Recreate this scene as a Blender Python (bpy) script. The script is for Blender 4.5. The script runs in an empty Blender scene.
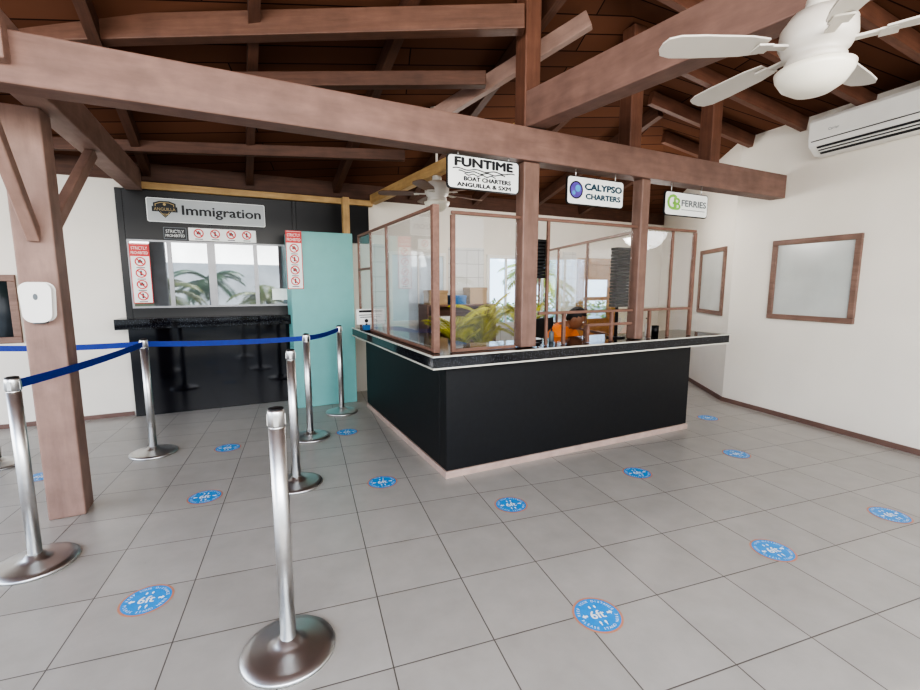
import bpy, math, random
from mathutils import Vector, Matrix
random.seed(4)
R=math.radians
COL=bpy.context.scene.collection

# ------------------------------------------------------------------ materials
def newmat(name):
    m=bpy.data.materials.new(name);m.use_nodes=True
    nt=m.node_tree
    return m,nt,nt.nodes['Principled BSDF']
def mat(name,col,rough=.5,metal=0,var=.08,scale=6,bump=0,emis=0,spec=None,coat=0):
    m,nt,b=newmat(name)
    tc=nt.nodes.new('ShaderNodeTexCoord');n=nt.nodes.new('ShaderNodeTexNoise');n.inputs['Scale'].default_value=scale;n.inputs['Detail'].default_value=4
    nt.links.new(tc.outputs['Object'],n.inputs['Vector'])
    r=nt.nodes.new('ShaderNodeValToRGB')
    r.color_ramp.elements[0].position=.3;r.color_ramp.elements[1].position=.7
    r.color_ramp.elements[0].color=[c*(1-var) for c in col]+[1]
    r.color_ramp.elements[1].color=[min(1,c*(1+var)) for c in col]+[1]
    nt.links.new(n.outputs['Fac'],r.inputs['Fac']);nt.links.new(r.outputs['Color'],b.inputs['Base Color'])
    b.inputs['Roughness'].default_value=rough;b.inputs['Metallic'].default_value=metal
    if spec is not None: b.inputs['Specular IOR Level'].default_value=spec
    if coat: b.inputs['Coat Weight'].default_value=coat
    if bump:
        bp=nt.nodes.new('ShaderNodeBump');bp.inputs['Strength'].default_value=bump;bp.inputs['Distance'].default_value=.01
        nt.links.new(n.outputs['Fac'],bp.inputs['Height']);nt.links.new(bp.outputs['Normal'],b.inputs['Normal'])
    if emis:
        nt.links.new(r.outputs['Color'],b.inputs['Emission Color']);b.inputs['Emission Strength'].default_value=emis
    return m
def wood(name,c1,c2,rough=.45,stretch=(1.2,14,14)):
    m,nt,b=newmat(name)
    tc=nt.nodes.new('ShaderNodeTexCoord');mp=nt.nodes.new('ShaderNodeMapping');mp.inputs['Scale'].default_value=stretch
    n=nt.nodes.new('ShaderNodeTexNoise');n.inputs['Scale'].default_value=2.2;n.inputs['Detail'].default_value=8;n.inputs['Roughness'].default_value=.65;n.inputs['Distortion'].default_value=.3
    r=nt.nodes.new('ShaderNodeValToRGB');r.color_ramp.elements[0].position=.3;r.color_ramp.elements[1].position=.72
    r.color_ramp.elements[0].color=(*c1,1);r.color_ramp.elements[1].color=(*c2,1)
    nt.links.new(tc.outputs['Object'],mp.inputs['Vector']);nt.links.new(mp.outputs['Vector'],n.inputs['Vector'])
    nt.links.new(n.outputs['Fac'],r.inputs['Fac'])
    n2=nt.nodes.new('ShaderNodeTexNoise');n2.inputs['Scale'].default_value=7;n2.inputs['Detail'].default_value=6
    nt.links.new(tc.outputs['Object'],n2.inputs['Vector'])
    r2=nt.nodes.new('ShaderNodeValToRGB');r2.color_ramp.elements[0].position=.3;r2.color_ramp.elements[1].position=.7;r2.color_ramp.elements[0].color=(.82,.82,.82,1);r2.color_ramp.elements[1].color=(1.08,1.08,1.08,1)
    nt.links.new(n2.outputs['Fac'],r2.inputs['Fac'])
    mx=nt.nodes.new('ShaderNodeMix');mx.data_type='RGBA';mx.blend_type='MULTIPLY';mx.inputs[0].default_value=1
    nt.links.new(r.outputs['Color'],mx.inputs[6]);nt.links.new(r2.outputs['Color'],mx.inputs[7]);nt.links.new(mx.outputs[2],b.inputs['Base Color'])
    bp=nt.nodes.new('ShaderNodeBump');bp.inputs['Strength'].default_value=.2;bp.inputs['Distance'].default_value=.01
    nt.links.new(n.outputs['Fac'],bp.inputs['Height']);nt.links.new(bp.outputs['Normal'],b.inputs['Normal'])
    b.inputs['Roughness'].default_value=rough
    return m
def glassmat(name,refl=.12,tint=(1,1,1),fr=.6):
    m,nt,b=newmat(name)
    out=nt.nodes['Material Output'];nt.nodes.remove(b)
    t=nt.nodes.new('ShaderNodeBsdfTransparent');t.inputs[0].default_value=(*tint,1)
    g=nt.nodes.new('ShaderNodeBsdfGlossy');g.inputs['Roughness'].default_value=.01;g.inputs['Color'].default_value=(.95,.97,1,1)
    lw=nt.nodes.new('ShaderNodeLayerWeight');lw.inputs['Blend'].default_value=.25
    ma=nt.nodes.new('ShaderNodeMath');ma.operation='MULTIPLY_ADD';ma.inputs[1].default_value=fr;ma.inputs[2].default_value=refl
    nt.links.new(lw.outputs['Fresnel'],ma.inputs[0])
    mx=nt.nodes.new('ShaderNodeMixShader');nt.links.new(ma.outputs[0],mx.inputs[0]);nt.links.new(t.outputs[0],mx.inputs[1]);nt.links.new(g.outputs[0],mx.inputs[2])
    nt.links.new(mx.outputs[0],out.inputs['Surface'])
    return m
def tile_mat(name,c1,c2,grout,size,loc,mortar,rlo,rhi,vlo=.84,vhi=1.11,plane='xy'):
    m,nt,b=newmat(name)
    tc=nt.nodes.new('ShaderNodeTexCoord');mp=nt.nodes.new('ShaderNodeMapping');mp.inputs['Location'].default_value=loc
    if plane=='xz': mp.inputs['Rotation'].default_value=(R(-90),0,0)
    br=nt.nodes.new('ShaderNodeTexBrick');br.offset=0;br.squash=1
    br.inputs['Scale'].default_value=1;br.inputs['Brick Width'].default_value=size;br.inputs['Row Height'].default_value=size
    br.inputs['Mortar Size'].default_value=mortar;br.inputs['Mortar Smooth'].default_value=.2;br.inputs['Bias'].default_value=0
    br.inputs['Color1'].default_value=(*c1,1);br.inputs['Color2'].default_value=(*c2,1);br.inputs['Mortar'].default_value=(*grout,1)
    nt.links.new(tc.outputs['Object'],mp.inputs['Vector']);nt.links.new(mp.outputs['Vector'],br.inputs['Vector'])
    n=nt.nodes.new('ShaderNodeTexNoise');n.inputs['Scale'].default_value=5;n.inputs['Detail'].default_value=9;n.inputs['Roughness'].default_value=.6
    nt.links.new(tc.outputs['Object'],n.inputs['Vector'])
    r=nt.nodes.new('ShaderNodeValToRGB');r.color_ramp.elements[0].position=.25;r.color_ramp.elements[1].position=.75
    r.color_ramp.elements[0].color=(vlo,vlo,vlo*.99,1);r.color_ramp.elements[1].color=(vhi,vhi,vhi,1)
    nt.links.new(n.outputs['Fac'],r.inputs['Fac'])
    mx=nt.nodes.new('ShaderNodeMix');mx.data_type='RGBA';mx.blend_type='MULTIPLY';mx.inputs[0].default_value=1
    nt.links.new(br.outputs['Color'],mx.inputs[6]);nt.links.new(r.outputs['Color'],mx.inputs[7]);nt.links.new(mx.outputs[2],b.inputs['Base Color'])
    mr=nt.nodes.new('ShaderNodeMapRange');mr.inputs['To Min'].default_value=rlo;mr.inputs['To Max'].default_value=rhi
    nt.links.new(n.outputs['Fac'],mr.inputs['Value']);nt.links.new(mr.outputs[0],b.inputs['Roughness'])
    bp=nt.nodes.new('ShaderNodeBump');bp.inputs['Strength'].default_value=.4;bp.inputs['Distance'].default_value=.004;bp.invert=True
    nt.links.new(br.outputs['Fac'],bp.inputs['Height']);nt.links.new(bp.outputs['Normal'],b.inputs['Normal'])
    return m
def plank_mat(name,ca,cb,gap,rotz,width=.14):
    m,nt,b=newmat(name)
    tc=nt.nodes.new('ShaderNodeTexCoord');mp=nt.nodes.new('ShaderNodeMapping');mp.inputs['Rotation'].default_value=(0,0,rotz);mp.inputs['Location'].default_value=(30,30,0)
    br=nt.nodes.new('ShaderNodeTexBrick');br.offset=.5;br.inputs['Scale'].default_value=1;br.inputs['Brick Width'].default_value=3.2;br.inputs['Row Height'].default_value=width
    br.inputs['Mortar Size'].default_value=.006;br.inputs['Color1'].default_value=(*ca,1);br.inputs['Color2'].default_value=(*cb,1);br.inputs['Mortar'].default_value=(*gap,1)
    nt.links.new(tc.outputs['Object'],mp.inputs['Vector']);nt.links.new(mp.outputs['Vector'],br.inputs['Vector'])
    nt.links.new(br.outputs['Color'],b.inputs['Base Color']);b.inputs['Roughness'].default_value=.85;b.inputs['Specular IOR Level'].default_value=.12
    return m
def granite_mat():
    m,nt,b=newmat('black_granite')
    tc=nt.nodes.new('ShaderNodeTexCoord');v=nt.nodes.new('ShaderNodeTexVoronoi');v.inputs['Scale'].default_value=90
    nt.links.new(tc.outputs['Object'],v.inputs['Vector'])
    r=nt.nodes.new('ShaderNodeValToRGB');r.color_ramp.elements[0].position=.05;r.color_ramp.elements[1].position=.28
    r.color_ramp.elements[0].color=(.22,.24,.27,1);r.color_ramp.elements[1].color=(.010,.010,.012,1)
    nt.links.new(v.outputs['Distance'],r.inputs['Fac']);nt.links.new(r.outputs['Color'],b.inputs['Base Color'])
    b.inputs['Roughness'].default_value=.08
    return m
M={}
M['floor']=tile_mat('floor_tile',(.375,.352,.318),(.41,.386,.35),(.12,.107,.092),.46,(-.29+.46*20,-.32+.46*20,0),.003,.26,.31,.90,1.06)
M['walltile']=tile_mat('white_wall_tile',(.66,.66,.63),(.70,.70,.67),(.38,.37,.35),.22,(4,4,4),.004,.12,.2,.97,1.03,'xz')
M['wall']=mat('wall_paint',(.79,.745,.665),.7,var=.03,scale=1.5,bump=.03)
M['beam']=wood('painted_beam_wood',(.18,.105,.083),(.245,.147,.118),.55,(1,6,6))
M['rafter']=wood('rafter_wood',(.075,.034,.021),(.125,.058,.037),.6)
M['midwood']=wood('purlin_wood',(.12,.058,.038),(.175,.088,.06),.55)
M['redwood']=wood('redwood',(.12,.053,.034),(.185,.085,.056),.55)
M['postw']=wood('pink_post_wood',(.25,.16,.13),(.33,.215,.175),.55,(1,6,6))
M['pale']=wood('pale_pine',(.42,.26,.11),(.56,.37,.17),.55)
M['frame']=wood('screen_frame_wood',(.17,.088,.062),(.25,.138,.10),.5)
M['wframe']=wood('window_frame_wood',(.20,.12,.09),(.28,.175,.135),.5)
M['ceil']=plank_mat('ceiling_planks',(.105,.045,.026),(.155,.069,.041),(.022,.010,.007),R(8),.2)
M['base']=mat('baseboard_tile',(.18,.11,.09),.5,var=.1)
M['skirt']=mat('counter_skirt',(.46,.34,.29),.4,var=.1,scale=10)
M['blackmat']=mat('matte_black_paint',(.007,.0075,.009),.45,var=.2,scale=20)
M['blackgloss']=mat('gloss_black_panel',(.003,.0035,.007),.07,var=.2)
M['blackwall']=mat('black_wall_panel',(.004,.004,.005),.35,var=.2)
M['granite']=granite_mat()
M['alu']=mat('pale_aluminium_trim',(.66,.64,.56),.35,.3,var=.04)
M['steel']=mat('brushed_steel',(.66,.655,.64),.36,1,var=.05,scale=30)
M['chrome']=mat('satin_steel',(.62,.62,.61),.34,1,var=.03)
M['winframe']=mat('grey_window_metal',(.30,.30,.31),.4,.4)
M['teal']=mat('teal_paint',(.20,.46,.44),.5,var=.03)
M['white']=mat('white_plastic',(.80,.79,.75),.35,var=.02)
M['signwhite']=mat('sign_white',(.84,.86,.83),.35,var=.02)
M['signgrey']=mat('sign_grey',(.43,.45,.45),.3,var=.12,scale=2)
M['ink']=mat('black_ink',(.006,.007,.010),.4,var=.05)
M['tealink']=mat('dark_teal_ink',(.005,.045,.075),.4,var=.05)
M['blackpl']=mat('black_plastic',(.006,.006,.007),.5,var=.1)
M['red']=mat('red_print',(.62,.03,.03),.4,var=.05)
M['green']=mat('green_print',(.22,.48,.08),.4,var=.05)
M['grey']=mat('grey_print',(.13,.15,.16),.4,var=.05)
M['darkgrey']=mat('dark_slot',(.03,.03,.033),.4,var=.05)
M['purple']=mat('violet_print',(.12,.07,.38),.4,var=.3,scale=20)
M['cyan']=mat('cyan_print',(.08,.35,.62),.4,var=.1)
M['sblue']=mat('sticker_blue',(.03,.30,.70),.35,var=.06,scale=20)
M['orange']=mat('sticker_orange',(.55,.25,.16),.4,var=.1)
M['belt']=mat('blue_webbing',(.004,.025,.24),.6,var=.12,scale=40)
M['glass']=glassmat('clear_screen',.02,(1,1,1),.3)
M['bglass']=mat('booth_glass',(.25,.275,.295),.012,metal=.6,var=.25,scale=2.2,spec=1.0)
M['dglass']=mat('dark_window_glass',(.02,.025,.03),.05,var=.2)
M['pane']=mat('frosted_pane',(.55,.565,.54),.15,var=.06,scale=3,spec=.6)
M['bpane']=mat('pale_blue_pane',(.62,.70,.76),.08,var=.12,scale=3,spec=.8)
M['winglass']=glassmat('window_glass',.03,(.78,.87,.95),.4)
M['bowl']=mat('frosted_bowl',(.74,.70,.60),.3,var=.02,emis=.03)
M['lamp']=mat('lit_spot_lens',(1,.93,.8),.3,var=.01,emis=9)
M['fanwhite']=mat('fan_white',(.60,.56,.50),.35,var=.02)
M['fanbrown']=wood('fan_blade_wood',(.15,.08,.06),(.24,.14,.10),.4)
M['leaf']=mat('palm_leaf',(.10,.22,.025),.45,var=.6,scale=5)
M['leafy']=mat('yellow_palm_leaf',(.42,.40,.025),.45,var=.5,scale=5)
M['trunk']=mat('palm_trunk',(.22,.16,.10),.8,var=.3,bump=.5)
M['pot']=mat('terracotta_pot',(.35,.14,.08),.6,var=.1)
M['soil']=mat('soil',(.03,.02,.015),.9)
M['ground']=mat('outdoor_paving',(.45,.42,.36),.8,var=.12,scale=.8)
M['skin']=mat('brown_skin',(.24,.11,.06),.5,var=.06)
M['hair']=mat('black_hair',(.008,.007,.007),.6,var=.2,bump=.5,scale=60)
M['shirt']=mat('orange_shirt',(.85,.22,.03),.7,var=.1)
M['pants']=mat('navy_trousers',(.02,.025,.05),.8)
M['eye']=mat('eye_white',(.8,.8,.78),.2)
M['doorw']=wood('orange_door_wood',(.34,.15,.045),(.50,.25,.09),.4)
M['gold']=mat('badge_gold',(.45,.33,.14),.4)
M['carton']=mat('brown_cardboard',(.40,.27,.15),.8,var=.08)
M['bluepl']=mat('blue_plastic',(.03,.14,.35),.4,var=.05)

# ------------------------------------------------------------------ mesh builder
_tc={}
def textgeo(body,off=0.0):
    k=(body,off)
    if k in _tc: return _tc[k]
    c=bpy.data.curves.new('t','FONT');c.body=body;c.size=1;c.resolution_u=3;c.offset=off;c.align_x='LEFT'
    o=bpy.data.objects.new('t',c);COL.objects.link(o);bpy.context.view_layer.update()
    me=o.evaluated_get(bpy.context.evaluated_depsgraph_get()).to_mesh()
    vs=[(v.co.x,v.co.y) for v in me.vertices];fs=[tuple(p.vertices) for p in me.polygons]
    bpy.data.objects.remove(o);bpy.data.curves.remove(c)
    x0=min(v[0] for v in vs);x1=max(v[0] for v in vs);y0=min(v[1] for v in vs);y1=max(v[1] for v in vs)
    vs=[((v[0]-x0)/(x1-x0)-.5,(v[1]-y0)/(y1-y0)-.5) for v in vs]
    _tc[k]=(vs,fs,(x1-x0)/(y1-y0));return _tc[k]
class MB:
    def __init__(s): s.v=[];s.f=[];s.m=[];s.sm=[]
    def add(s,vs,fs,mi=0,sm=False,mt=None):
        b=len(s.v)
        s.v+=[tuple(mt@Vector(v)) for v in vs] if mt else [tuple(v) for v in vs]
        for f in fs: s.f.append(tuple(i+b for i in f));s.m.append(mi);s.sm.append(sm)
        return s
    def box(s,x0,x1,y0,y1,z0,z1,mi=0,mt=None):
        vs=[(x,y,z) for z in (z0,z1) for x,y in ((x0,y0),(x1,y0),(x1,y1),(x0,y1))]
        fs=[(3,2,1,0),(4,5,6,7),(0,1,5,4),(1,2,6,5),(2,3,7,6),(3,0,4,7)]
        return s.add(vs,fs,mi,False,mt)
    def lathe(s,prof,n=32,mi=0,mt=None,sm=True):
        vs=[];fs=[]
        for r,z in prof:
            for i in range(n):
                a=2*math.pi*i/n;vs.append((r*math.cos(a),r*math.sin(a),z))
        for j in range(len(prof)-1):
            for i in range(n):
                k=(i+1)%n;fs.append((j*n+i,j*n+k,(j+1)*n+k,(j+1)*n+i))
        fs.append(tuple(reversed(range(n))));fs.append(tuple(range((len(prof)-1)*n,len(prof)*n)))
        return s.add(vs,fs,mi,sm,mt)
    def poly(s,pts,y,th,mi=0):   # pts in xz, facing -y
        n=len(pts);vs=[(p[0],y,p[1]) for p in pts]+[(p[0],y+th,p[1]) for p in pts]
        fs=[tuple(range(n)),tuple(reversed(range(n,2*n)))]+[(i,(i+1)%n+0,(i+1)%n+n,i+n) for i in range(n)]
        return s.add(vs,fs,mi)
    def disc(s,cx,cz,r,y,mi=0,n=32,rx=None):
        rx=rx or r
        return s.add([(cx+rx*math.cos(2*math.pi*i/n),y,cz+r*math.sin(2*math.pi*i/n)) for i in range(n)],[tuple(range(n))],mi)
    def ring(s,cx,cz,r0,r1,y,mi=0,n=32,mt=None):
        vs=[(cx+r*math.cos(2*math.pi*i/n),y,cz+r*math.sin(2*math.pi*i/n)) for r in (r0,r1) for i in range(n)]
        return s.add(vs,[(i,(i+1)%n,n+(i+1)%n,n+i) for i in range(n)],mi,False,mt)
    def text(s,body,cx,cz,w,h,y,mi=0,off=0.0,mt=None):
        vs,fs,_=textgeo(body,off)
        return s.add([(cx+v[0]*w,y,cz+v[1]*h) for v in vs],fs,mi,False,mt)
    def bold(s,body,cx,cz,w,h,y,mi=0,d=.004):   # heavier strokes: lettering cut several times with small shifts
        for k,(dx,dz) in enumerate(((0,0),(d,0),(-d,0),(0,d*.6),(0,-d*.6),(d*.5,0),(-d*.5,0))): s.text(body,cx+dx,cz+dz,w-2*d,h-1.2*d,y-.0002*k,mi)
        return s
    def tube(s,pts,rad,n=10,mi=0):
        pts=[Vector(p) for p in pts];vs=[];fs=[]
        rr=rad if isinstance(rad,(list,tuple)) else [rad]*len(pts)
        for j,p in enumerate(pts):
            d=(pts[min(j+1,len(pts)-1)]-pts[max(j-1,0)]).normalized()
            a=d.orthogonal().normalized() if j==0 else (a-d*a.dot(d)).normalized()
            b=d.cross(a)
            for i in range(n):
                t=2*math.pi*i/n;vs.append(p+(a*math.cos(t)+b*math.sin(t))*rr[j])
        for j in range(len(pts)-1):
            for i in range(n):
                k=(i+1)%n;fs.append((j*n+i,j*n+k,(j+1)*n+k,(j+1)*n+i))
        fs.append(tuple(reversed(range(n))));fs.append(tuple(range((len(pts)-1)*n,len(pts)*n)))
        return s.add(vs,fs,mi,True)
    def mesh(s,name,mats):
        me=bpy.data.meshes.new(name);me.from_pydata(s.v,[],s.f)
        for m in mats: me.materials.append(M[m])
        for i,p in enumerate(me.polygons): p.material_index=s.m[i];p.use_smooth=s.sm[i]
        me.update();return me
def FR(x,y,ang,z=0): return Matrix.Translation((x,y,z))@Matrix.Rotation(R(ang),4,'Z')
def T(x,y,z): return Matrix.Translation((x,y,z))
def bevel(o,w,seg=2):
    m=o.modifiers.new('bevel','BEVEL');m.width=w;m.segments=seg;m.limit_method='ANGLE';m.angle_limit=R(40)
def obj(name,mb,mats,mw=None,parent=None,label=None,cat=None,kind=None,group=None,bev=0):
    me=mb.mesh(name,mats) if mb else None
    o=bpy.data.objects.new(name,me);COL.objects.link(o)
    if mw is not None: o.matrix_world=mw
    if parent: o.parent=parent
    if label: o['label']=label
    if cat: o['category']=cat
    if kind: o['kind']=kind
    if group: o['group']=group
    if bev and me: bevel(o,bev)
    return o
def thing(name,label,cat,mw,group=None,kind=None):
    o=obj(name,None,None,mw,None,label,cat,kind,group);o.empty_display_size=.1;return o
def copytree(o,mw):
    c=o.copy();COL.objects.link(c);c.matrix_world=mw
    for ch in o.children:
        k=ch.copy();k.parent=c;COL.objects.link(k)
        for g in ch.children:
            kk=g.copy();kk.parent=k;COL.objects.link(kk)
    return c

A=7.5
FC=FR(1.06,3.42,A)      # counter frame: x along its front, y into it
FW=FR(-2,6.45,A)        # back wall frame
FT=FR(-.15,6.1,A)       # teal panel frame
FRW=FR(5.45,4.6,-90)    # side wall: x runs towards the camera, y into the wall
FFW=FR(5.45,4.6,-118)   # angled wall beyond: x runs towards corner
u=Vector((math.cos(R(A)),math.sin(R(A)),0));v=Vector((-math.sin(R(A)),math.cos(R(A)),0))
W0=Vector((-2,6.45,0))

# ------------------------------------------------------------------ room shell
mb=MB();mb.box(-6,8,-2,9,-.05,0);obj('floor',mb,['floor'],kind='structure')
def wall(name,frame,x0,x1,h,ops,th=.12,mats=('wall',)):
    mb=MB();xs=sorted(ops,key=lambda o:o[0]);cur=x0
    for (a,b,z0,z1) in xs:
        mb.box(cur,a,0,th,0,h)
        if z0>0: mb.box(a,b,0,th,0,z0)
        mb.box(a,b,0,th,z1,h);cur=b
    mb.box(cur,x1,0,th,0,h);return obj(name,mb,list(mats),frame,kind='structure')
wall('wall_back',FW,-4,9.3,2.82,[(-2.3,-1.0,.96,1.71),(3.25,4.2,1.0,2.1),(4.95,6.5,.9,2.1),(6.9,7.95,0,2.1)])
wall('wall_right',FRW,0,6.5,3.47,[])
wall('wall_far_right',FFW,-3.55,0.0,3.47,[])
mb=MB();mb.box(-4,-.05,-.015,0,0,.05);obj('baseboard_back',mb,['base'],FW,kind='structure')
mb=MB();mb.box(0,6.5,-.02,0,0,.055);obj('baseboard_right',mb,['base'],FRW,kind='structure')
mb=MB();mb.box(-3.5,0,-.02,0,0,.055);obj('baseboard_far_right',mb,['base'],FFW,kind='structure')
mb=MB();mb.box(-4,9.3,-.03,.12,2.82,3.04);obj('trim_2',mb,['rafter'],FW,kind='structure')
mb=MB();mb.box(3.0,3.2,-.012,0,0,2.2);mb.box(4.25,4.9,-.012,0,0,2.2);mb.box(3.2,4.25,-.012,0,0,.96);mb.box(4.9,6.55,-.012,0,0,.86);mb.box(6.55,6.86,-.012,0,0,2.2);obj('trim_3',mb,['walltile'],FW,kind='structure')
# windows
def window(name,frame,x0,x1,z0,z1,fw,fmat,pmat,mull=(),depth=.05,sill=False):
    e=obj(name,None,None,frame@T(x0,0,z0),kind='structure')
    w=x1-x0;h=z1-z0;mb=MB()
    mb.box(0,w,-depth*.6,depth*.6,0,fw);mb.box(0,w,-depth*.6,depth*.6,h-fw,h);mb.box(0,fw,-depth*.6,depth*.6,fw,h-fw);mb.box(w-fw,w,-depth*.6,depth*.6,fw,h-fw)
    for k in mull: mb.box(w*k-fw*.3,w*k+fw*.3,-depth*.4,depth*.4,fw,h-fw)
    obj('frame',mb,[fmat],parent=e,bev=.006)
    mb=MB();mb.box(fw*.9,w-fw*.9,-.006,.004,fw*.9,h-fw*.9);obj('pane',mb,[pmat],parent=e)
    return e
window('window_1',FRW,.55,1.49,1.19,2.13,.06,'wframe','pane')
window('window_2',FFW,-1.15,-.2,1.17,2.13,.06,'wframe','pane')
window('window_3',FW,-2.3,-1.0,.96,1.71,.07,'wframe','dglass',(.5,))
window('window_4',FW,3.25,4.2,1.0,2.1,.05,'white','bpane',(.5,))
window('window_5',FW,4.95,6.5,.9,2.1,.06,'white','winglass',(.25,.5,.75))
e=obj('door_1',None,None,FW@T(6.9,0,0),kind='structure')
mb=MB();mb.box(0,.1,-.04,.14,0,2.1);mb.box(.95,1.05,-.04,.14,0,2.1);mb.box(.1,.95,-.04,.14,1.98,2.1);obj('frame',mb,['doorw'],parent=e,bev=.005)
mb=MB();mb.box(.1,.95,.03,.07,0,.95);mb.box(.1,.22,.03,.07,.95,1.98);mb.box(.83,.95,.03,.07,.95,1.98);mb.box(.22,.83,.03,.07,1.7,1.98);mb.box(.22,.83,.03,.07,1.3,1.37);l=obj('leaf',mb,['doorw'],parent=e,bev=.005)
mb=MB();mb.box(.22,.83,.045,.055,.95,1.70);obj('pane',mb,['winglass'],parent=l)
mb=MB();mb.tube([(.17,.03,1.0),(.17,-.03,1.0),(.28,-.03,1.0)],.01);obj('handle',mb,['steel'],parent=l)

# ceiling
def zr(x,y):
    d=-(Vector((x,y,0))-W0).dot(v)
    return min(3.02+.28*max(d,-.3),3.47+.2*(5.45-x),4.35)
xs=[-6+.25*i for i in range(0,57)];ys=[-2+.25*j for j in range(0,43)]
mb=MB();vs=[(x,y,zr(x,y)) for y in ys for x in xs];n=len(xs)
fs=[(j*n+i,j*n+i+1,(j+1)*n+i+1,(j+1)*n+i) for j in range(len(ys)-1) for i in range(n-1)]
mb.add(vs,fs);o=obj('ceiling',mb,['ceil'],kind='structure')
sm=o.modifiers.new('s','SOLIDIFY');sm.thickness=.05;sm.offset=1
# beams
def beam(name,a,b,w,h,m,label,group=None,bev=.008,cat='beam'):
    a=Vector(a);b=Vector(b);d=(b-a);L=d.length;d.normalize()
    side=Vector((0,0,1)).cross(d);side=(side.normalized() if side.length>.01 else Vector((0,1,0)));upv=d.cross(side)
    mt=Matrix((d,side,upv)).transposed().to_4x4();mt.translation=a
    mb=MB();mb.box(0,L,-w/2,w/2,-h/2,h/2)
    return obj(name,mb,[m],mt,label=label,cat=cat,group=group,bev=bev)
P=lambda s,t,z:(FC@Vector((s,t,z)))
beam('roof_beam',P(-3.6,0.02,2.74),P(4.36,0.02,2.74),.17,.26,'beam','long pinkish brown painted timber beam crossing the hall')
beam('roof_beam',(2.72,.4,3.02),(1.83,3.62,3.02),.17,.28,'beam','timber beam running over the long beam towards the open side')
beam('roof_beam',(1.86,3.62,2.93),(1.0,6.78,2.82),.10,.13,'pale','pale pine timber running back from the long beam')
beam('roof_beam',(-1.42,2.95,2.82),(-1.83,6.40,2.82),.17,.24,'postw','pinkish timber beam above the braced post')
def post(name,x,y,z0,z1,w,m,label,rot=A,wy=None):
    mb=MB();mb.box(-w/2,w/2,-(wy or w)/2,(wy or w)/2,0,z1-z0)
    return obj(name,mb,[m],FR(x,y,rot,z0),label=label,cat='post',bev=.01)
M['postv']=wood('upright_post_wood',(.25,.16,.13),(.33,.215,.175),.55,(6,6,1))
M['browv']=wood('upright_brown_wood',(.18,.105,.08),(.25,.152,.118),.5,(6,6,1))
M['redv']=wood('upright_redwood',(.13,.058,.037),(.20,.092,.06),.5,(14,14,1.2))
M['palev']=wood('upright_pale_pine',(.42,.26,.11),(.56,.37,.17),.55,(8,8,1))
post('timber_post',-1.63,3.76,0,2.70,.205,'postv','square pinkish timber post with a white dispenser, on the floor')
beam('knee_brace',(-1.61,3.66,1.90),(-1.50,3.0,2.68),.065,.09,'postw','diagonal timber brace beside the square post',group='knee braces')
beam('knee_brace',(-1.60,3.86,1.98),(-1.62,4.70,2.69),.065,.09,'postw','diagonal timber brace beside the square post',group='knee braces')
for s_,zz,ww in ((.78,1.06,.16),(2.12,1.06,.11)):
    p=P(s_,.03,0);post('timber_post',p.x,p.y,zz,2.61,ww,'browv','timber post standing on the service counter',wy=.12)
for s_ in (.78,1.96,3.12):
    p=P(s_,.06,0);post('timber_post',p.x,p.y,2.87,zr(p.x,p.y)-.01,.15,'redv','reddish timber post rising from the long beam to the roof')
p=FT@Vector((.73,.08,0));post('timber_post',p.x,p.y,2.27,2.74,.09,'palev','short pale pine post on top of the teal partition')
for (a,b,w,h) in [((-3.6,5.2,3.48),(1.72,3.46,3.66),.12,.18),((-3.0,5.3,3.28),(1.6,3.95,3.40),.10,.12),((-3,6.05,3.03),(1.2,5.5,3.12),.08,.12)]:
    beam('roof_purlin',a,b,w,h,'midwood' if h>.15 else 'rafter','brown timber purlin under the roof boards',group='roof purlins',cat='beam')
beam('hip_rafter',(2.40,3.58,3.84),(1.0,4.75,3.08),.085,.14,'postw','light brown sloping rafter below the roof boards',cat='beam')
for i in range(-5,6):
    s_=i*1.1+.4
    pts=[]
    for t in range(0,60):
        p=FW@Vector((s_+1,-.04-.1*t,0))
        if zr(p.x,p.y)<3.02+.28*(.1*t)-.01 or p.y<.3: break
        pts.append(p)
    if len(pts)>3:
        a=pts[0];b=pts[-1];beam('rafter',(a.x,a.y,zr(a.x,a.y)-.085),(b.x,b.y,zr(b.x,b.y)-.085),.08,.15,'rafter','dark timber rafter under the sloping boards',group='roof rafters',bev=0)
for j in range(0,10):
    y=.6+j*.64;pts=[]
    for t in range(0,60):
        x=5.42-.1*t
        if abs(zr(x,y)-(3.47+.2*(5.45-x)))>.01: break
        pts.append(x)
    if len(pts)>2: beam('rafter',(pts[0],y,zr(pts[0],y)-.085),(pts[-1],y,zr(pts[-1],y)-.085),.065,.14,'redwood','brown timber rafter above the side wall',group='roof rafters',bev=0)
# small lit ceiling spots
def spot(x,y,z,first=[None]):
    mw=T(x,y,z)
    if first[0] is None:
        e=thing('ceiling_spotlight','small round lit spotlight fixed under the roof timbers','spotlight',mw,'roof spotlights')
        mb=MB();mb.lathe([(.02,.05),(.035,.04),(.035,0),(.03,0)],24);obj('housing',mb,['white'],parent=e)
        mb=MB();mb.lathe([(.029,-.002),(.029,.004)],24);obj('lens',mb,['lamp'],parent=e);first[0]=e
    else: copytree(first[0],mw)
for x,y,z in ((2.3,3.68,zr(2.3,3.68)-.22),(3.0,4.3,zr(3.0,4.3)-.22),(-.25,4.52,3.245)): spot(x,y,z)

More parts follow.
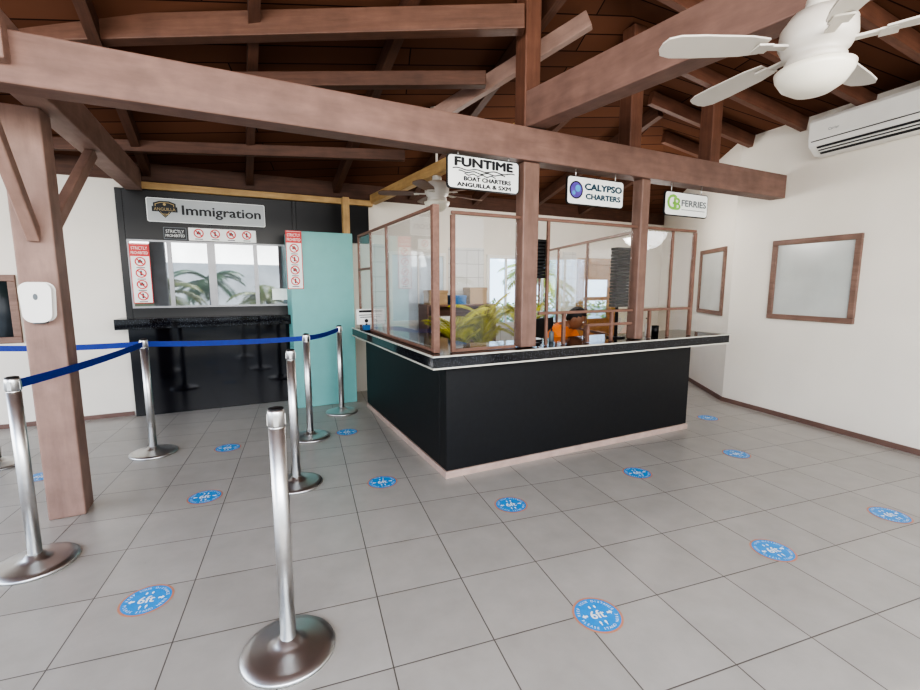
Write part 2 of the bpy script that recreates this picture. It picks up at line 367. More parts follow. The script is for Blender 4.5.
# ------------------------------------------------------------------ immigration booth
e=thing('immigration_booth','glossy black service booth with sliding glass windows set in wall','booth',FW)
mb=MB();mb.box(-.03,.04,-.06,0,1.1,2.72);mb.box(1.90,1.95,-.06,0,1.1,2.72);mb.box(.04,1.90,-.06,0,2.14,2.72);mb.box(.04,1.90,-.06,0,1.1,1.32);mb.box(1.95,2.95,-.06,0,2.2,2.72)
obj('surround',mb,['blackwall'],parent=e,bev=.004)
mb=MB();mb.box(-.02,1.93,-.1,0,0,1.09);obj('front_panel',mb,['blackgloss'],parent=e,bev=.004)
mb=MB();mb.box(-.10,1.93,-.36,.0,1.09,1.21);obj('worktop',mb,['granite'],parent=e,bev=.006)
def fr(mb,x0,x1,z0,z1,t,y0,y1,mi=0):
    mb.box(x0,x1,y0,y1,z0,z0+t,mi);mb.box(x0,x1,y0,y1,z1-t,z1,mi);mb.box(x0,x0+t,y0,y1,z0+t,z1-t,mi);mb.box(x1-t,x1,y0,y1,z0+t,z1-t,mi)
for (a,b) in ((.04,.46),(.46,.89),(.93,1.42),(1.42,1.90)):
    mb=MB();fr(mb,a,b,1.32,2.14,.024,-.055,-.03);w=obj('sliding_window',mb,['winframe'],parent=e)
    mb=MB();mb.box(a+.02,b-.02,-.045,-.04,1.342,2.118);obj('glass',mb,['bglass'],parent=w)
mb=MB();mb.box(.89,.93,-.06,0,1.32,2.14);obj('mullion',mb,['winframe'],parent=e)
mb=MB();mb.box(1.60,1.82,-.062,-.056,1.40,1.55);obj('notice',mb,['signwhite'],parent=e,label='small white notice')
mb=MB();mb.box(.18,3.0,-.12,-.02,2.72,2.80);obj('trim_1',mb,['pale'],FW,kind='structure',bev=.005)
mb=MB();mb.box(0,.79,0,.55,0,2.27);obj('teal_partition',mb,['teal'],FT,label='teal painted partition panel beside the black booth',cat='partition',bev=.006)

def sign(name,label,frame,s,z,w,h,y,board='signwhite',edge='ink',th=.018,rnd=.03,cat='sign'):
    e=thing(name,label,cat,frame@T(s+w/2,y,z))
    def rr(w,h,r,n=5):
        pts=[]
        for cx,cz,a0 in ((w/2-r,h-r,0),(-w/2+r,h-r,90),(-w/2+r,r,180),(w/2-r,r,270)):
            for i in range(n+1):
                a=R(a0+90*i/n);pts.append((cx+r*math.cos(a),cz+r*math.sin(a)))
        return pts
    mb=MB();mb.poly(rr(w,h,rnd),0,th,1)
    pts=[(p[0]*(1-.016/w),(p[1]-h/2)*(1-.016/h)+h/2) for p in rr(w,h,rnd)]
    mb.poly(pts,-.002,.002,0)
    obj('board',mb,[board,edge],parent=e);return e
e=sign('immigration_sign','grey sign reading Immigration with a dark badge',FW,.27,2.35,1.29,.28,-.09,'signgrey','signwhite',rnd=.02)
mb=MB();mb.bold('Immigration',.155,.135,.88,.15,-.004,0,.004);obj('lettering',mb,['ink'],parent=e)
mb=MB();hx=[(-.115,.03),(0,-.095),(.115,.03),(.115,.075),(.05,.10),(-.05,.10),(-.115,.075)]
mb.poly([(x-.46,z+.145) for x,z in hx],-.004,.002,0);mb.poly([(x*.85-.46,z*.85+.145) for x,z in hx],-.005,.001,1);mb.poly([(x*.78-.46,z*.78+.145) for x,z in hx],-.006,.001,0)
mb.box(-.59,-.33,-.008,-.006,.12,.18,0);mb.text('ANGUILLA',-.46,.15,.22,.036,-.009,1);mb.disc(-.46,.205,.015,-.009,1);mb.box(-.5,-.42,-.009,-.008,.09,.096,1)
obj('badge',mb,['ink','gold'],parent=e)
def icon(parent,cx,cz,r,y,k=0):
    red,white,black=0,1,2;mb=MB()
    mb.disc(cx,cz,r*.85,y,white)
    if k%2==0: mb.box(cx-r*.4,cx+r*.4,y-.0006,y-.0003,cz-r*.25,cz+r*.2,black);mb.disc(cx,cz+r*.3,r*.2,y-.0008,black,12)
    else: mb.box(cx-r*.18,cx+r*.18,y-.0006,y-.0003,cz-r*.5,cz+r*.3,black);mb.disc(cx,cz+r*.42,r*.16,y-.0008,black,12)
    mb.ring(cx,cz,r*.76,r,y-.001,red)
    c=math.cos(R(45));t=r*.09
    mb.add([(cx-r*.85*c-t,y-.0013,cz+r*.85*c-t),(cx+r*.85*c-t,y-.0013,cz-r*.85*c-t),(cx+r*.85*c+t,y-.0013,cz-r*.85*c+t),(cx-r*.85*c+t,y-.0013,cz+r*.85*c+t)],[(0,1,2,3)],red)
    mb.box(cx-r*.75,cx+r*.75,y-.0006,y,cz-r*1.35,cz-r*1.2,black)
    obj('prohibition_symbol',mb,['red','signwhite','ink'],parent=parent)
e=sign('prohibited_sign','narrow white notice with four red prohibition symbols',FW,.68,2.145,.76,.155,-.085,rnd=.008,edge='white')
for k in range(4): icon(e,-.27+.18*k,.09,.055,-.004,k=k)
e=sign('prohibited_sign','small black notice with white lettering',FW,.42,2.15,.24,.145,-.085,board='ink',edge='grey',rnd=.006)
mb=MB();mb.text('STRICTLY',0,.095,.19,.038,-.004);mb.text('PROHIBITED',0,.045,.2,.032,-.004);obj('lettering',mb,['signwhite'],parent=e)
def poster(frame,s,z,w,h,y,lab):
    e=sign('prohibition_poster',lab,frame,s,z,w,h,y,rnd=.004,edge='red',th=.006,cat='poster')
    mb=MB();mb.box(-w/2+.006,w/2-.006,-.004,-.003,h-.15,h-.012,0);mb.text('STRICTLY',0,h-.055,w*.8,.036,-.0055,1);mb.text('PROHIBITED',0,h-.11,w*.84,.034,-.0055,1)
    obj('heading',mb,['red','signwhite'],parent=e)
    for k in range(4): icon(e,0,h-.215-.135*k,.055,-.005,k=k)
poster(FW,.06,1.38,.20,.71,-.075,'tall red and white prohibition poster on the black booth')
poster(FT,-.04,1.55,.19,.72,-.008,'tall red and white prohibition poster on teal partition')

# ------------------------------------------------------------------ main counter
e=thing('service_counter','L-shaped matte black service counter with dark granite top','counter',FC)
mb=MB();mb.box(0,2.96,0,.14,.06,.97);mb.box(0,.14,.14,2.5,.06,.97);mb.box(2.82,2.96,.14,.5,.06,.97)
obj('body',mb,['blackmat'],parent=e,bev=.004)
mb=MB();mb.box(-.012,2.972,-.012,.15,0,.06);mb.box(-.012,.15,.15,2.5,0,.06);mb.box(2.8,2.972,.15,.5,0,.06);obj('skirting',mb,['skirt'],parent=e)
x0,x1,y0,yb=-.17,3.40,-.14,.5
def Lshape(mb,g,z0,z1,mi=0):
    pts=[(x0-g,y0-g),(x1+g,y0-g),(x1+g,yb),(.45,yb),(.45,2.5),(x0-g,2.5)]
    n=6;mb.add([(p[0],p[1],z0) for p in pts]+[(p[0],p[1],z1) for p in pts],[tuple(reversed(range(n))),tuple(range(n,2*n))]+[(i,(i+1)%n,(i+1)%n+n,i+n) for i in range(n)],mi)
mb=MB();Lshape(mb,0,.965,1.055);obj('worktop',mb,['granite'],parent=e)
mb=MB()
for za,zb in ((.955,.968),(1.049,1.060)):
    mb.box(x0-.008,x1+.008,y0-.008,y0+.012,za,zb);mb.box(x0-.008,x0+.012,y0+.012,2.5,za,zb);mb.box(x1-.012,x1+.008,y0+.012,yb,za,zb)
obj('edge_trim',mb,['alu'],parent=e)
def screen(name,frame,L,h,posts,rails,label,gl,t=.034):
    e=thing(name,label,'screen',frame)
    mb=MB()
    for p in posts:
        if not isinstance(p,tuple): p=(p,t,h-t)
        mb.box(p[0]-p[1]/2,p[0]+p[1]/2,-p[1]/2,p[1]/2,0,p[2])
    for (a,b,z) in rails: mb.box(a,b,-t/2,t/2,z,z+t)
    mb.box(-t/2,L+t/2,-t/2,t/2,h-t,h)
    obj('frame',mb,['frame'],parent=e,bev=.004)
    for (a,b,z0,z1) in gl:
        mb=MB();mb.box(a,b,-.004,.004,z0,z1);obj('clear_panel',mb,['glass'],parent=e)
zc=1.057
screen('counter_screen',FC@T(.07,.02,zc),2.86,1.12,((0,.035,1.09),.93,(1.13,.03,.28),(1.42,.03,.17),(1.72,.03,.28),(2.24,.03,.28),2.52,(2.86,.035,1.09)),((.84,1.99,.28),(2.13,2.86,.28),(1.42,1.99,.15),(0,.6,.0)),'timber framed clear screen along the front of the counter',[(.02,.6,.04,1.08),(.95,1.95,.32,1.08),(2.15,2.50,.32,1.08),(2.54,2.84,.32,1.08)],t=.026)
screen('counter_screen',FC@T(-.07,.05,zc)@Matrix.Rotation(R(90),4,'Z'),2.4,1.16,((0,.055,1.16),1.25,(1.85,.022,1.13),2.4),((0,2.4,.0),(1.85,2.4,.72)),'timber framed clear screen along the short side of the counter',[(.04,1.23,.04,1.12),(1.27,1.83,.04,1.12),(1.87,2.38,.04,1.12)],t=.026)
a=Vector((3.28,3.95,0));b=Vector((3.78,6.85,0));ang=math.degrees(math.atan2(b.y-a.y,b.x-a.x));L=(b-a).length
screen('partition_screen',FR(a.x,a.y,ang)@T(0,0,0),L,2.16,(0,1.1,2.1,L),((0,L,1.0),),'timber framed clear partition running back from the counter',[(.02,1.08,1.04,2.1),(1.12,2.08,1.04,2.1),(2.12,L-.02,1.04,2.1)],t=.03)

def hang(e,w,h,top):
    for i,x in enumerate((-w*.35,w*.35)):
        mb=MB();mb.tube([(x,.009,h-.01),(x,.009,top)],.005);obj('hanger',mb,['steel'],parent=e)
e=sign('funtime_sign','white sign reading FUNTIME boat charters hanging below beam',FC,.0,2.335,.65,.255,-.03);hang(e,.65,.255,.28)
mb=MB();mb.bold('FUNTIME',0,.202,.53,.070,-.004,0,.0065);mb.bold('BOAT CHARTERS',.03,.082,.43,.034,-.004,0,.003);mb.bold('ANGUILLA & SXM',.0,.036,.49,.033,-.004,0,.003)
# short serifs under and over the heavy strokes of the heading
for k in range(3):
    pts=[];z=.150-.018*k;xx=(-.28+.05*k,.28-.09*k)
    for i in range(40): x=xx[0]+(xx[1]-xx[0])*i/39;pts.append((x,z+.006*math.sin(i*.55+k)))
    for i in range(39):
        mb.add([(pts[i][0],-.004,pts[i][1]-.004),(pts[i+1][0],-.004,pts[i+1][1]-.004),(pts[i+1][0],-.004,pts[i+1][1]+.004),(pts[i][0],-.004,pts[i][1]+.004)],[(0,1,2,3)])
obj('lettering',mb,['ink'],parent=e)
e=sign('calypso_sign','white sign reading CALYPSO CHARTERS with round violet logo',FC,1.15,2.305,.67,.245,-.03);hang(e,.67,.245,.31)
mb=MB();mb.bold('CALYPSO',.085,.163,.45,.060,-.004,0,.0055);mb.bold('CHARTERS',.085,.080,.42,.050,-.004,0,.0045);obj('lettering',mb,['tealink'],parent=e)
mb=MB();mb.disc(-.235,.125,.072,-.004,0);mb.disc(-.215,.14,.03,-.0048,1);mb.disc(-.26,.10,.018,-.0048,1);mb.ring(-.235,.125,.064,.076,-.0052,2);obj('logo',mb,['purple','cyan','ink'],parent=e)
e=sign('ferries_sign','white sign reading FERRIES with green monogram logo',FC,2.38,2.295,.65,.235,-.03);hang(e,.65,.235,.32)
mb=MB();mb.bold('FERRIES',.105,.130,.38,.065,-.004,0,.0035);mb.box(-.08,.28,-.005,-.004,.062,.067);obj('lettering',mb,['grey'],parent=e)
mb=MB();mb.bold('G',-.225,.13,.14,.15,-.004,0,.006);mb.bold('B',-.150,.115,.10,.12,-.007,0,.004);obj('logo',mb,['green','grey'],parent=e)

# ------------------------------------------------------------------ stanchions
def mkstan(mw,lab):
    e=thing('queue_barrier',lab,'queue barrier',mw,'queue barrier posts')
    mb=MB();mb.lathe([(.195,0),(.20,.008),(.195,.018),(.155,.028),(.09,.038),(.055,.050),(.042,.07)],48);obj('base',mb,['chrome'],parent=e)
    mb=MB();mb.lathe([(.033,.06),(.033,1.02)],32);obj('pole',mb,['steel'],parent=e)
    mb=MB();mb.lathe([(.032,1.02),(.030,1.022),(.030,1.026),(.0345,1.028),(.0345,1.088),(.031,1.096)],32);mb.box(-.009,.009,-.0365,.0365,1.032,1.078);mb.box(-.0365,.0365,-.009,.009,1.032,1.078)
    obj('belt_head',mb,['steel'],parent=e)
    mb=MB();mb.lathe([(.030,1.095),(.030,1.101),(.02,1.104)],32);obj('cap',mb,['blackpl'],parent=e)
    return e
SP={'A':(-.13,1.94),'B':(-.12,3.71),'C':(0,4.87),'D':(.39,5.74),'E':(-1.43,4.88),'F':(-1.53,3.08),'G':(-2.66,4.99)}
LAB={'A':'brushed steel queue barrier post standing alone without belt','B':'brushed steel queue barrier post without belt','C':'brushed steel queue barrier post with blue belts','D':'brushed steel queue barrier post beside the counter end','E':'brushed steel queue barrier post joining several blue belts','F':'brushed steel queue barrier post beside the timber post','G':'brushed steel queue barrier post near the white wall'}
ST={};first=None
for k,(x,y) in SP.items():
    if first is None: first=mkstan(T(x,y,0),LAB[k]);ST[k]=first
    else: ST[k]=copytree(first,T(x,y,0));ST[k]['label']=LAB[k]
def belt(a,b,sag=.015):
    pa=Vector((*SP[a],0));pb=Vector((*SP[b],0));d=(pb-pa);L=d.length;d.normalize();n=Vector((-d.y,d.x,0));mb=MB();vs=[];N=12
    for i in range(N+1):
        t=.035+(L-.07)*i/N;z=1.055-sag*4*(i/N)*(1-i/N)
        for yy,zz in ((-.002,-.025),(.002,-.025),(.002,.025),(-.002,.025)):
            q=d*t+n*yy;vs.append((q.x,q.y,z+zz))
    fs=[(4*i+j,4*i+(j+1)%4,4*i+4+(j+1)%4,4*i+4+j) for i in range(N) for j in range(4)]
    mb.add(vs,fs+[(0,1,2,3),(4*N+3,4*N+2,4*N+1,4*N)]);obj('belt',mb,['belt'],parent=ST[a],label='blue webbing belt')
for a,b in (('F','E'),('G','E'),('E','C'),('C','D')): belt(a,b)

# ------------------------------------------------------------------ floor stickers
mb=MB();n=48
def fdisc(r,h,mi): mb.add([(r*math.cos(2*math.pi*i/n),r*math.sin(2*math.pi*i/n),h) for i in range(n)],[tuple(range(n))],mi)
fdisc(.121,.0008,1);fdisc(.110,.0013,0)
vs,fs,_=textgeo('6ft',.0)
for k,(dx,dy) in enumerate(((0,0),(.0018,0),(-.0018,0),(0,.0015))): mb.add([(q[0]*.072+dx,q[1]*.052+dy,.0018+.0001*k) for q in vs],fs,2)
def arc(body,r,top,hh,sp):
    N=len(body)
    for i,ch in enumerate(body):
        if ch==' ': continue
        a=(90-(i-(N-1)/2)*sp) if top else (-90+(i-(N-1)/2)*sp)
        rot=a-90 if top else a+90
        vs,fs,asp=textgeo(ch,.0)
        c,s2=math.cos(R(rot)),math.sin(R(rot));cx,cy=r*math.cos(R(a)),r*math.sin(R(a));w=min(hh*asp,hh*1.1)
        mb.add([(cx+q[0]*w*c-q[1]*hh*s2,cy+q[0]*w*s2+q[1]*hh*c,.0018) for q in vs],fs,2)
arc('KEEP YOUR DISTANCE',.092,True,.014,9.5);arc('PLEASE STAND HERE',.092,False,.014,9.5)
for sx in (-1,1):
    mb.add([(sx*.052,.006,.0018),(sx*.068,.006,.0018),(sx*.068,.014,.0018),(sx*.082,0,.0018),(sx*.068,-.014,.0018),(sx*.068,-.006,.0018),(sx*.052,-.006,.0018)],[tuple(range(7)) if sx<0 else tuple(reversed(range(7)))],2)
    for yy,r in ((.052,.010),(-.052,.010),(-.066,.005)):
        mb.add([(sx*.014+r*.55*math.cos(2*math.pi*i/12),yy+r*math.sin(2*math.pi*i/12),.0018) for i in range(12)],[tuple(range(12))],2)
sme=mb.mesh('floor_sticker',['sblue','orange','signwhite'])
stk=[(1.29,1.68),(2.63,1.79),(3.82,1.83),(1.37,2.83),(2.64,2.99),(3.84,3.04),(.54,3.52),(-.78,3.70),(-.83,2.52),(-.78,4.80),(.38,4.91),(4.57,4.03),(-2.17,4.56)]
for i,(x,y) in enumerate(stk):
    o=bpy.data.objects.new('floor_sticker',sme);COL.objects.link(o);o.matrix_world=FR(x,y,random.uniform(-6,0),.0006)
    o['label']='round blue 6ft distancing sticker on grey floor tile';o['category']='floor sticker';o['group']='distancing stickers on the floor'

# ------------------------------------------------------------------ dispenser on post
e=thing('soap_dispenser','white wall-mounted hand sanitizer dispenser on the timber post','dispenser',FR(-1.63,3.76,A)@T(0,-.103,1.36))
mb=MB();pr=[]
for cx,cz,a0,r in ((.028,.205,0,.035),(-.028,.205,90,.035),(-.020,.055,180,.035),(.020,.055,270,.035)):
    for i in range(7):
        a=R(a0+15*i);pr.append((cx+r*math.cos(a),cz+r*math.sin(a)))
mb.poly(pr,-.085,.085);o=obj('body',mb,['white'],parent=e);bevel(o,.018,4);o.modifiers[0].angle_limit=R(60)
mb=MB();mb.disc(0,.165,.020,-.0862,0,24,.012);obj('window',mb,['grey'],parent=e)
mb=MB();mb.box(-.034,.034,-.078,-.01,-.006,.034);obj('nozzle',mb,['grey'],parent=e,bev=.008)

# ------------------------------------------------------------------ ceiling fans
def fan(mw,rodz,bladem,ang0,lab,L=.66,drop=0):
    e=thing('ceiling_fan',lab,'ceiling fan',mw)
    mb=MB();mb.lathe([(.05,.26),(.10,.25),(.135,.20),(.14,.14),(.12,.10),(.10,.085),(.11,.07),(.11,.04),(.08,.03)],40);obj('motor_housing',mb,['fanwhite'],parent=e)
    mb=MB();mb.lathe([(.02,-.075),(.07,-.065),(.115,-.035),(.14,.005),(.145,.03),(.13,.035)],40);obj('light_bowl',mb,['bowl'],parent=e)
    mb=MB();mb.lathe([(.014,.25),(.014,rodz)],16);mb.lathe([(.03,.25),(.055,.27),(.05,.31),(.016,.34)],24);obj('rod',mb,['fanwhite'],parent=e)
    mb=MB();mb.lathe([(.03,rodz-.1),(.07,rodz-.06),(.075,rodz)],24);obj('canopy',mb,['fanwhite'],parent=e)
    for k in range(5):
        mt=Matrix.Rotation(R(ang0+72*k),4,'Z')
        mb=MB();mb.box(.10,.24,-.018,.018,.115,.125,mt=mt);mb.box(.2,.26,-.035,.035,.112,.12,mt=mt);br=obj('blade_bracket',mb,['fanwhite'],parent=e)
        prof=[(.22,.045),(.3,.06),(.5,.068),(L-.06,.066),(L-.015,.05),(L,.02)]
        pts=prof+[(x,-y) for x,y in reversed(prof)];n=len(pts);tilt=Matrix.Rotation(R(10),4,'X')
        mb=MB();mb.add([(x,y,.0) for x,y in pts]+[(x,y,.008) for x,y in pts],[tuple(reversed(range(n))),tuple(range(n,2*n))]+[(i,(i+1)%n,(i+1)%n+n,i+n) for i in range(n)],0,False,mt@T(0,0,.122)@tilt)
        obj('blade',mb,[bladem],parent=e)
    return e
fan(T(2.12,1.47,2.49),zr(2.12,1.47)-2.49,'fanwhite',160,'white five-blade ceiling fan with frosted light bowl')
fan(T(1.47,5.07,2.50),zr(1.47,5.07)-2.50,'fanbrown',20,'white ceiling fan with brown blades above the counter')

# ------------------------------------------------------------------ air conditioner
e=thing('air_conditioner','white split air conditioner mounted high on side wall','air conditioner',FRW@T(1.0,0,2.98))
L=1.35;pf=[(0,.0),(-.13,.0),(-.235,.09),(-.25,.16),(-.25,.33),(-.22,.37),(0,.38)]
mb=MB();n=len(pf);mb.add([(0,y,z) for y,z in pf]+[(L,y,z) for y,z in pf],[tuple(range(n)),tuple(reversed(range(n,2*n)))]+[(i,i+n,(i+1)%n+n,(i+1)%n) for i in range(n)]);obj('body',mb,['white'],parent=e,bev=.012)
mb=MB();mt=T(0,-.1825,.045)@Matrix.Rotation(R(-40.6),4,'X')
mb.box(.08,L-.08,-.052,.052,-.004,.006,mt=mt);mb.box(.04,L-.04,-.254,-.249,.128,.136);obj('air_vent',mb,['darkgrey'],parent=e)
for k in range(2):
    mb=MB();mb.box(.08,L-.08,-.030+.034*k,-.018+.034*k,-.016,-.004,mt=mt);obj('louver',mb,['white'],parent=e)
mb=MB();mb.text('Carrier',.25,.22,.1,.025,-.2515);obj('lettering',mb,['grey'],parent=e)

# ------------------------------------------------------------------ things behind and on the counter
def trays(mw,n,w,d,dz,lab):
    e=thing('letter_tray_stack',lab,'tray stack',mw,'black tray stacks')
    mb=MB();mb.box(-w*.3,w*.3,-.02,.0,0,n*dz);obj('rack',mb,['blackpl'],parent=e)
    for k in range(n):
        z=k*dz;mb=MB();g=.005*(k%2);mb.box(-w/2+g,w/2-g,-d+g,-.004,z+.001,z+dz-.002)
        obj('tray',mb,['blackpl'],parent=e,bev=dz*.22)
trays(FC@T(.945,.16,1.66),11,.19,.10,.031,'short stack of black trays behind the clear screen')
trays(FC@T(2.03,.18,1.38),19,.27,.10,.031,'tall stack of black trays behind the clear screen')
for s_,zz,yy in ((.945,1.66,.16),(2.03,1.38,.18)):
    mb=MB();mb.box(-.012,.012,-.010,.010,0,zz-1.057+.1);mb.box(-.07,.07,-.06,.06,0,.012);obj('tray_stand',mb,['blackpl'],FC@T(s_,yy+.012,1.057),label='slim black stand rising from the counter holding trays',cat='stand')
e=thing('counter_card','small white notice card in a stand on the counter','card',FC@T(-.118,2.0,1.06)@Matrix.Rotation(R(10),4,'Z'))
mb=MB();mb.box(-.12,.12,-.004,.004,.08,.26);obj('card',mb,['signwhite'],parent=e,bev=.003)
mb=MB();mb.box(-.05,.05,-.05,.05,0,.012);mb.box(-.035,.035,-.03,.03,.01,.07,1);mb.box(-.01,.01,-.006,.006,.07,.09);obj('stand',mb,['blackpl','bluepl'],parent=e)
mb=MB();mb.box(-.09,.09,-.006,-.004,.22,.245);mb.box(-.09,.09,-.006,-.004,.185,.192);mb.box(-.08,.07,-.006,-.004,.16,.167);mb.disc(0,.12,.022,-.0055);obj('printing',mb,['ink'],parent=e)
def bottle(mw,lab,h=.16,r=.03,m='white'):
    e=thing('sanitizer_bottle',lab,'bottle',mw)
    mb=MB();mb.lathe([(r*.95,0),(r,.005),(r,h*.7),(r*.8,h*.8),(r*.35,h*.87),(r*.35,h*.9)],24);obj('body',mb,[m],parent=e)
    mb=MB();mb.lathe([(r*.42,h*.9),(r*.42,h),(r*.15,h),(r*.15,h*1.15)],16);mb.box(-r*1.1,r*.3,-r*.2,r*.2,h*1.15,h*1.22);obj('pump',mb,['blackpl'],parent=e)
bottle(FC@T(2.45,.15,1.057),'white pump bottle on the service counter')
bottle(FC@T(1.22,.22,1.057),'small grey pump bottle on the service counter',.12,.025,'grey')
mb=MB();mb.box(-.1,.1,-.07,.07,0,.02);mb.box(-.09,.09,-.06,.06,.02,.032,1);obj('paper_tray',mb,['blackpl','signwhite'],FC@T(1.05,.34,1.057),label='small black tray of papers on the counter',cat='tray')
mb=MB();mb.lathe([(.035,0),(.038,.1),(.036,.1),(.033,.01)],20);obj('pen_cup',mb,['blackpl'],FC@T(2.62,.2,1.057),label='black pen cup on the service counter',cat='cup')
mb=MB();mb.box(.5,2.3,.51,.85,.72,.75);mb.box(.5,.53,.52,.83,0,.72);mb.box(2.27,2.3,.52,.83,0,.72);obj('staff_desk',mb,['pale'],FC,label='low staff desk behind the service counter',cat='desk')
# back office furniture seen through the screens
e=thing('office_shelf','brown timber shelf unit against the back wall','shelf',FW@T(3.7,-.42,0))
mb=MB();mb.box(0,.03,0,.35,0,1.3);mb.box(1.17,1.2,0,.35,0,1.3);mb.box(.03,1.17,.33,.35,0,1.3)
for z in (.05,.45,.85,1.27): mb.box(.03,1.17,0,.33,z,z+.03)
obj('body',mb,['frame'],parent=e)
for i,(s_,z,w,h,m,l) in enumerate(((3.76,1.30,.3,.22,'carton','brown cardboard box on the office shelf'),(4.12,1.30,.26,.14,'bluepl','blue plastic box on the office shelf'),(4.45,1.30,.3,.26,'carton','brown cardboard box on the office shelf'),(3.8,.88,.35,.24,'white','white storage box on the office shelf'),(4.35,.88,.35,.2,'blackpl','black storage box on the office shelf'))):
    mb=MB();mb.box(0,w,0,.24,0,h-.04);mb.box(-.006,w+.006,-.006,.246,h-.045,h);obj('storage_box',mb,[m],FW@T(s_,-.38,z),label=l,cat='box',bev=.004)
e=thing('computer_monitor','black computer monitor on the back office desk','monitor',FC@T(2.28,1.75,.75)@Matrix.Rotation(R(200),4,'Z'))
mb=MB();mb.box(-.22,.22,-.02,.02,.12,.40);obj('screen',mb,['blackpl'],parent=e,bev=.006)
mb=MB();mb.box(-.02,.02,-.012,.012,.01,.2);mb.lathe([(.1,0),(.1,.012)],24);obj('stand',mb,['blackpl'],parent=e)
mb=MB();mb.box(2.0,2.6,1.45,2.0,.72,.75);mb.box(2.0,2.03,1.47,1.98,0,.72);mb.box(2.57,2.6,1.47,1.98,0,.72);obj('office_desk',mb,['frame'],FC,label='small brown desk in the counter enclosure',cat='desk')

def frond(mb,base,az,el,L,droop,mi=0,w=.03,n=14):
    p=Vector(base);pts=[];e=el
    for i in range(n+1):
        pts.append(p.copy());p=p+Vector((math.cos(az)*math.cos(e),math.sin(az)*math.cos(e),math.sin(e)))*(L/n);e-=droop/n
    mb.tube(pts,[.008*(1-.8*i/n)+.001 for i in range(n+1)],5,mi)
    for i in range(2,n+1):
        d=(pts[i]-pts[i-1]).normalized();side=d.cross(Vector((0,0,1))).normalized();ll=L*.38*math.sin(math.pi*(.12+.8*i/(n+1)))
        for sgn in (-1,1):
            for q in (0,.5):
                b=pts[i-1].lerp(pts[i],q);tip=b+(side*sgn*.75+d*.75).normalized()*ll+Vector((0,0,-ll*.28));mid=b.lerp(tip,.45)+Vector((0,0,.015));ww=d*w*.5
                mb.add([b-ww*.3,mid-ww,tip,mid+ww,b+ww*.3],[(0,1,2,3,4)],mi)
def potted(mw,lab,m,hh=.5,L=.75,nf=13,lw=.02):  # palms added behind the counter in place of leaves mirrored in the screens
    e=thing('reflection_palm',lab,'stand-in plant',mw)
    mb=MB();mb.lathe([(.13,0),(.18,.3),(.2,.31),(.2,.34),(.17,.34),(.165,.3)],28);obj('pot',mb,['pot'],parent=e)
    mb=MB();mb.lathe([(.165,.29),(.16,.31)],20);obj('soil',mb,['soil'],parent=e)
    mb=MB()
    for i in range(nf): frond(mb,(random.uniform(-.04,.04),random.uniform(-.04,.04),.3+hh*random.uniform(.3,1)),i*2.4,R(random.uniform(60,84)),L*random.uniform(.8,1.1),R(random.uniform(50,90)),0,lw)
    for k in range(4):
        x,y=random.uniform(-.04,.04),random.uniform(-.04,.04);mb.tube([(x,y,.29),(x*1.2,y*1.2,.3+hh)],.012,6)
    obj('foliage',mb,[m],parent=e)
potted(FC@T(1.15,2.1,0),'yellow green potted palm standing in for leaf reflections in the screens','leafy',.65,.6,12)
potted(FC@T(1.75,2.45,0),'yellow green potted palm standing in for leaf reflections in the screens','leafy',.75,.65,13)
potted(FC@T(2.5,2.6,0),'green potted palm standing in for leaf reflections in the screens','leafy',.75,.6,12)
def tree(x,y,h,lab,m='leaf'):
    e=thing('palm_tree',lab,'palm tree',T(x,y,-.06))
    mb=MB();mb.tube([(0,0,0),(.08,0,h*.4),(.05,.05,h*.8),(0,.05,h)],[.14,.11,.09,.08],10);obj('trunk',mb,['trunk'],parent=e)
    mb=MB()
    for i in range(16): frond(mb,(0,.05,h),i*2.4,R(random.uniform(5,60)),1.5,R(random.uniform(70,110)),0,.07,12)
    obj('crown',mb,[m],parent=e)
mb=MB();mb.box(-25,25,-25,30,-.12,-.06);obj('ground',mb,['ground'],kind='structure')
for x,y,h,m in ((3.2,12.4,1.8,'leafy'),(7.2,12.8,2.0,'leafy'),(-1.6,-4.6,1.3,'leafy'),(1.8,-5.2,1.1,'leafy'),(5.4,-4.6,1.4,'leaf'),(-5.5,-6,2.2,'leaf'),(.2,-8.5,1.8,'leaf')): tree(x,y,h,'green palm tree growing outdoors beside the hall',m)
# hedge outdoors behind the door
mb=MB()
for i in range(4200):
    x=random.uniform(1.5,9);y=random.uniform(9.3,9.9)+.12*x;z=random.uniform(0,1.35)*(1+.12*math.sin(x*2.3))
    a=Vector((random.uniform(-1,1),random.uniform(-1,1),random.uniform(-1,1))).normalized();b=a.orthogonal().normalized();c=Vector((x,y,z-.05));q=random.uniform(.05,.1)
    mb.add([c,c+a*q+b*q*.35,c+a*q*2,c+a*q-b*q*.35],[(0,1,2,3)],random.choice((0,0,1)))
obj('hedge',mb,['leaf','leafy'],label='leafy green and yellow hedge growing outside the windows',cat='hedge',kind='stuff')

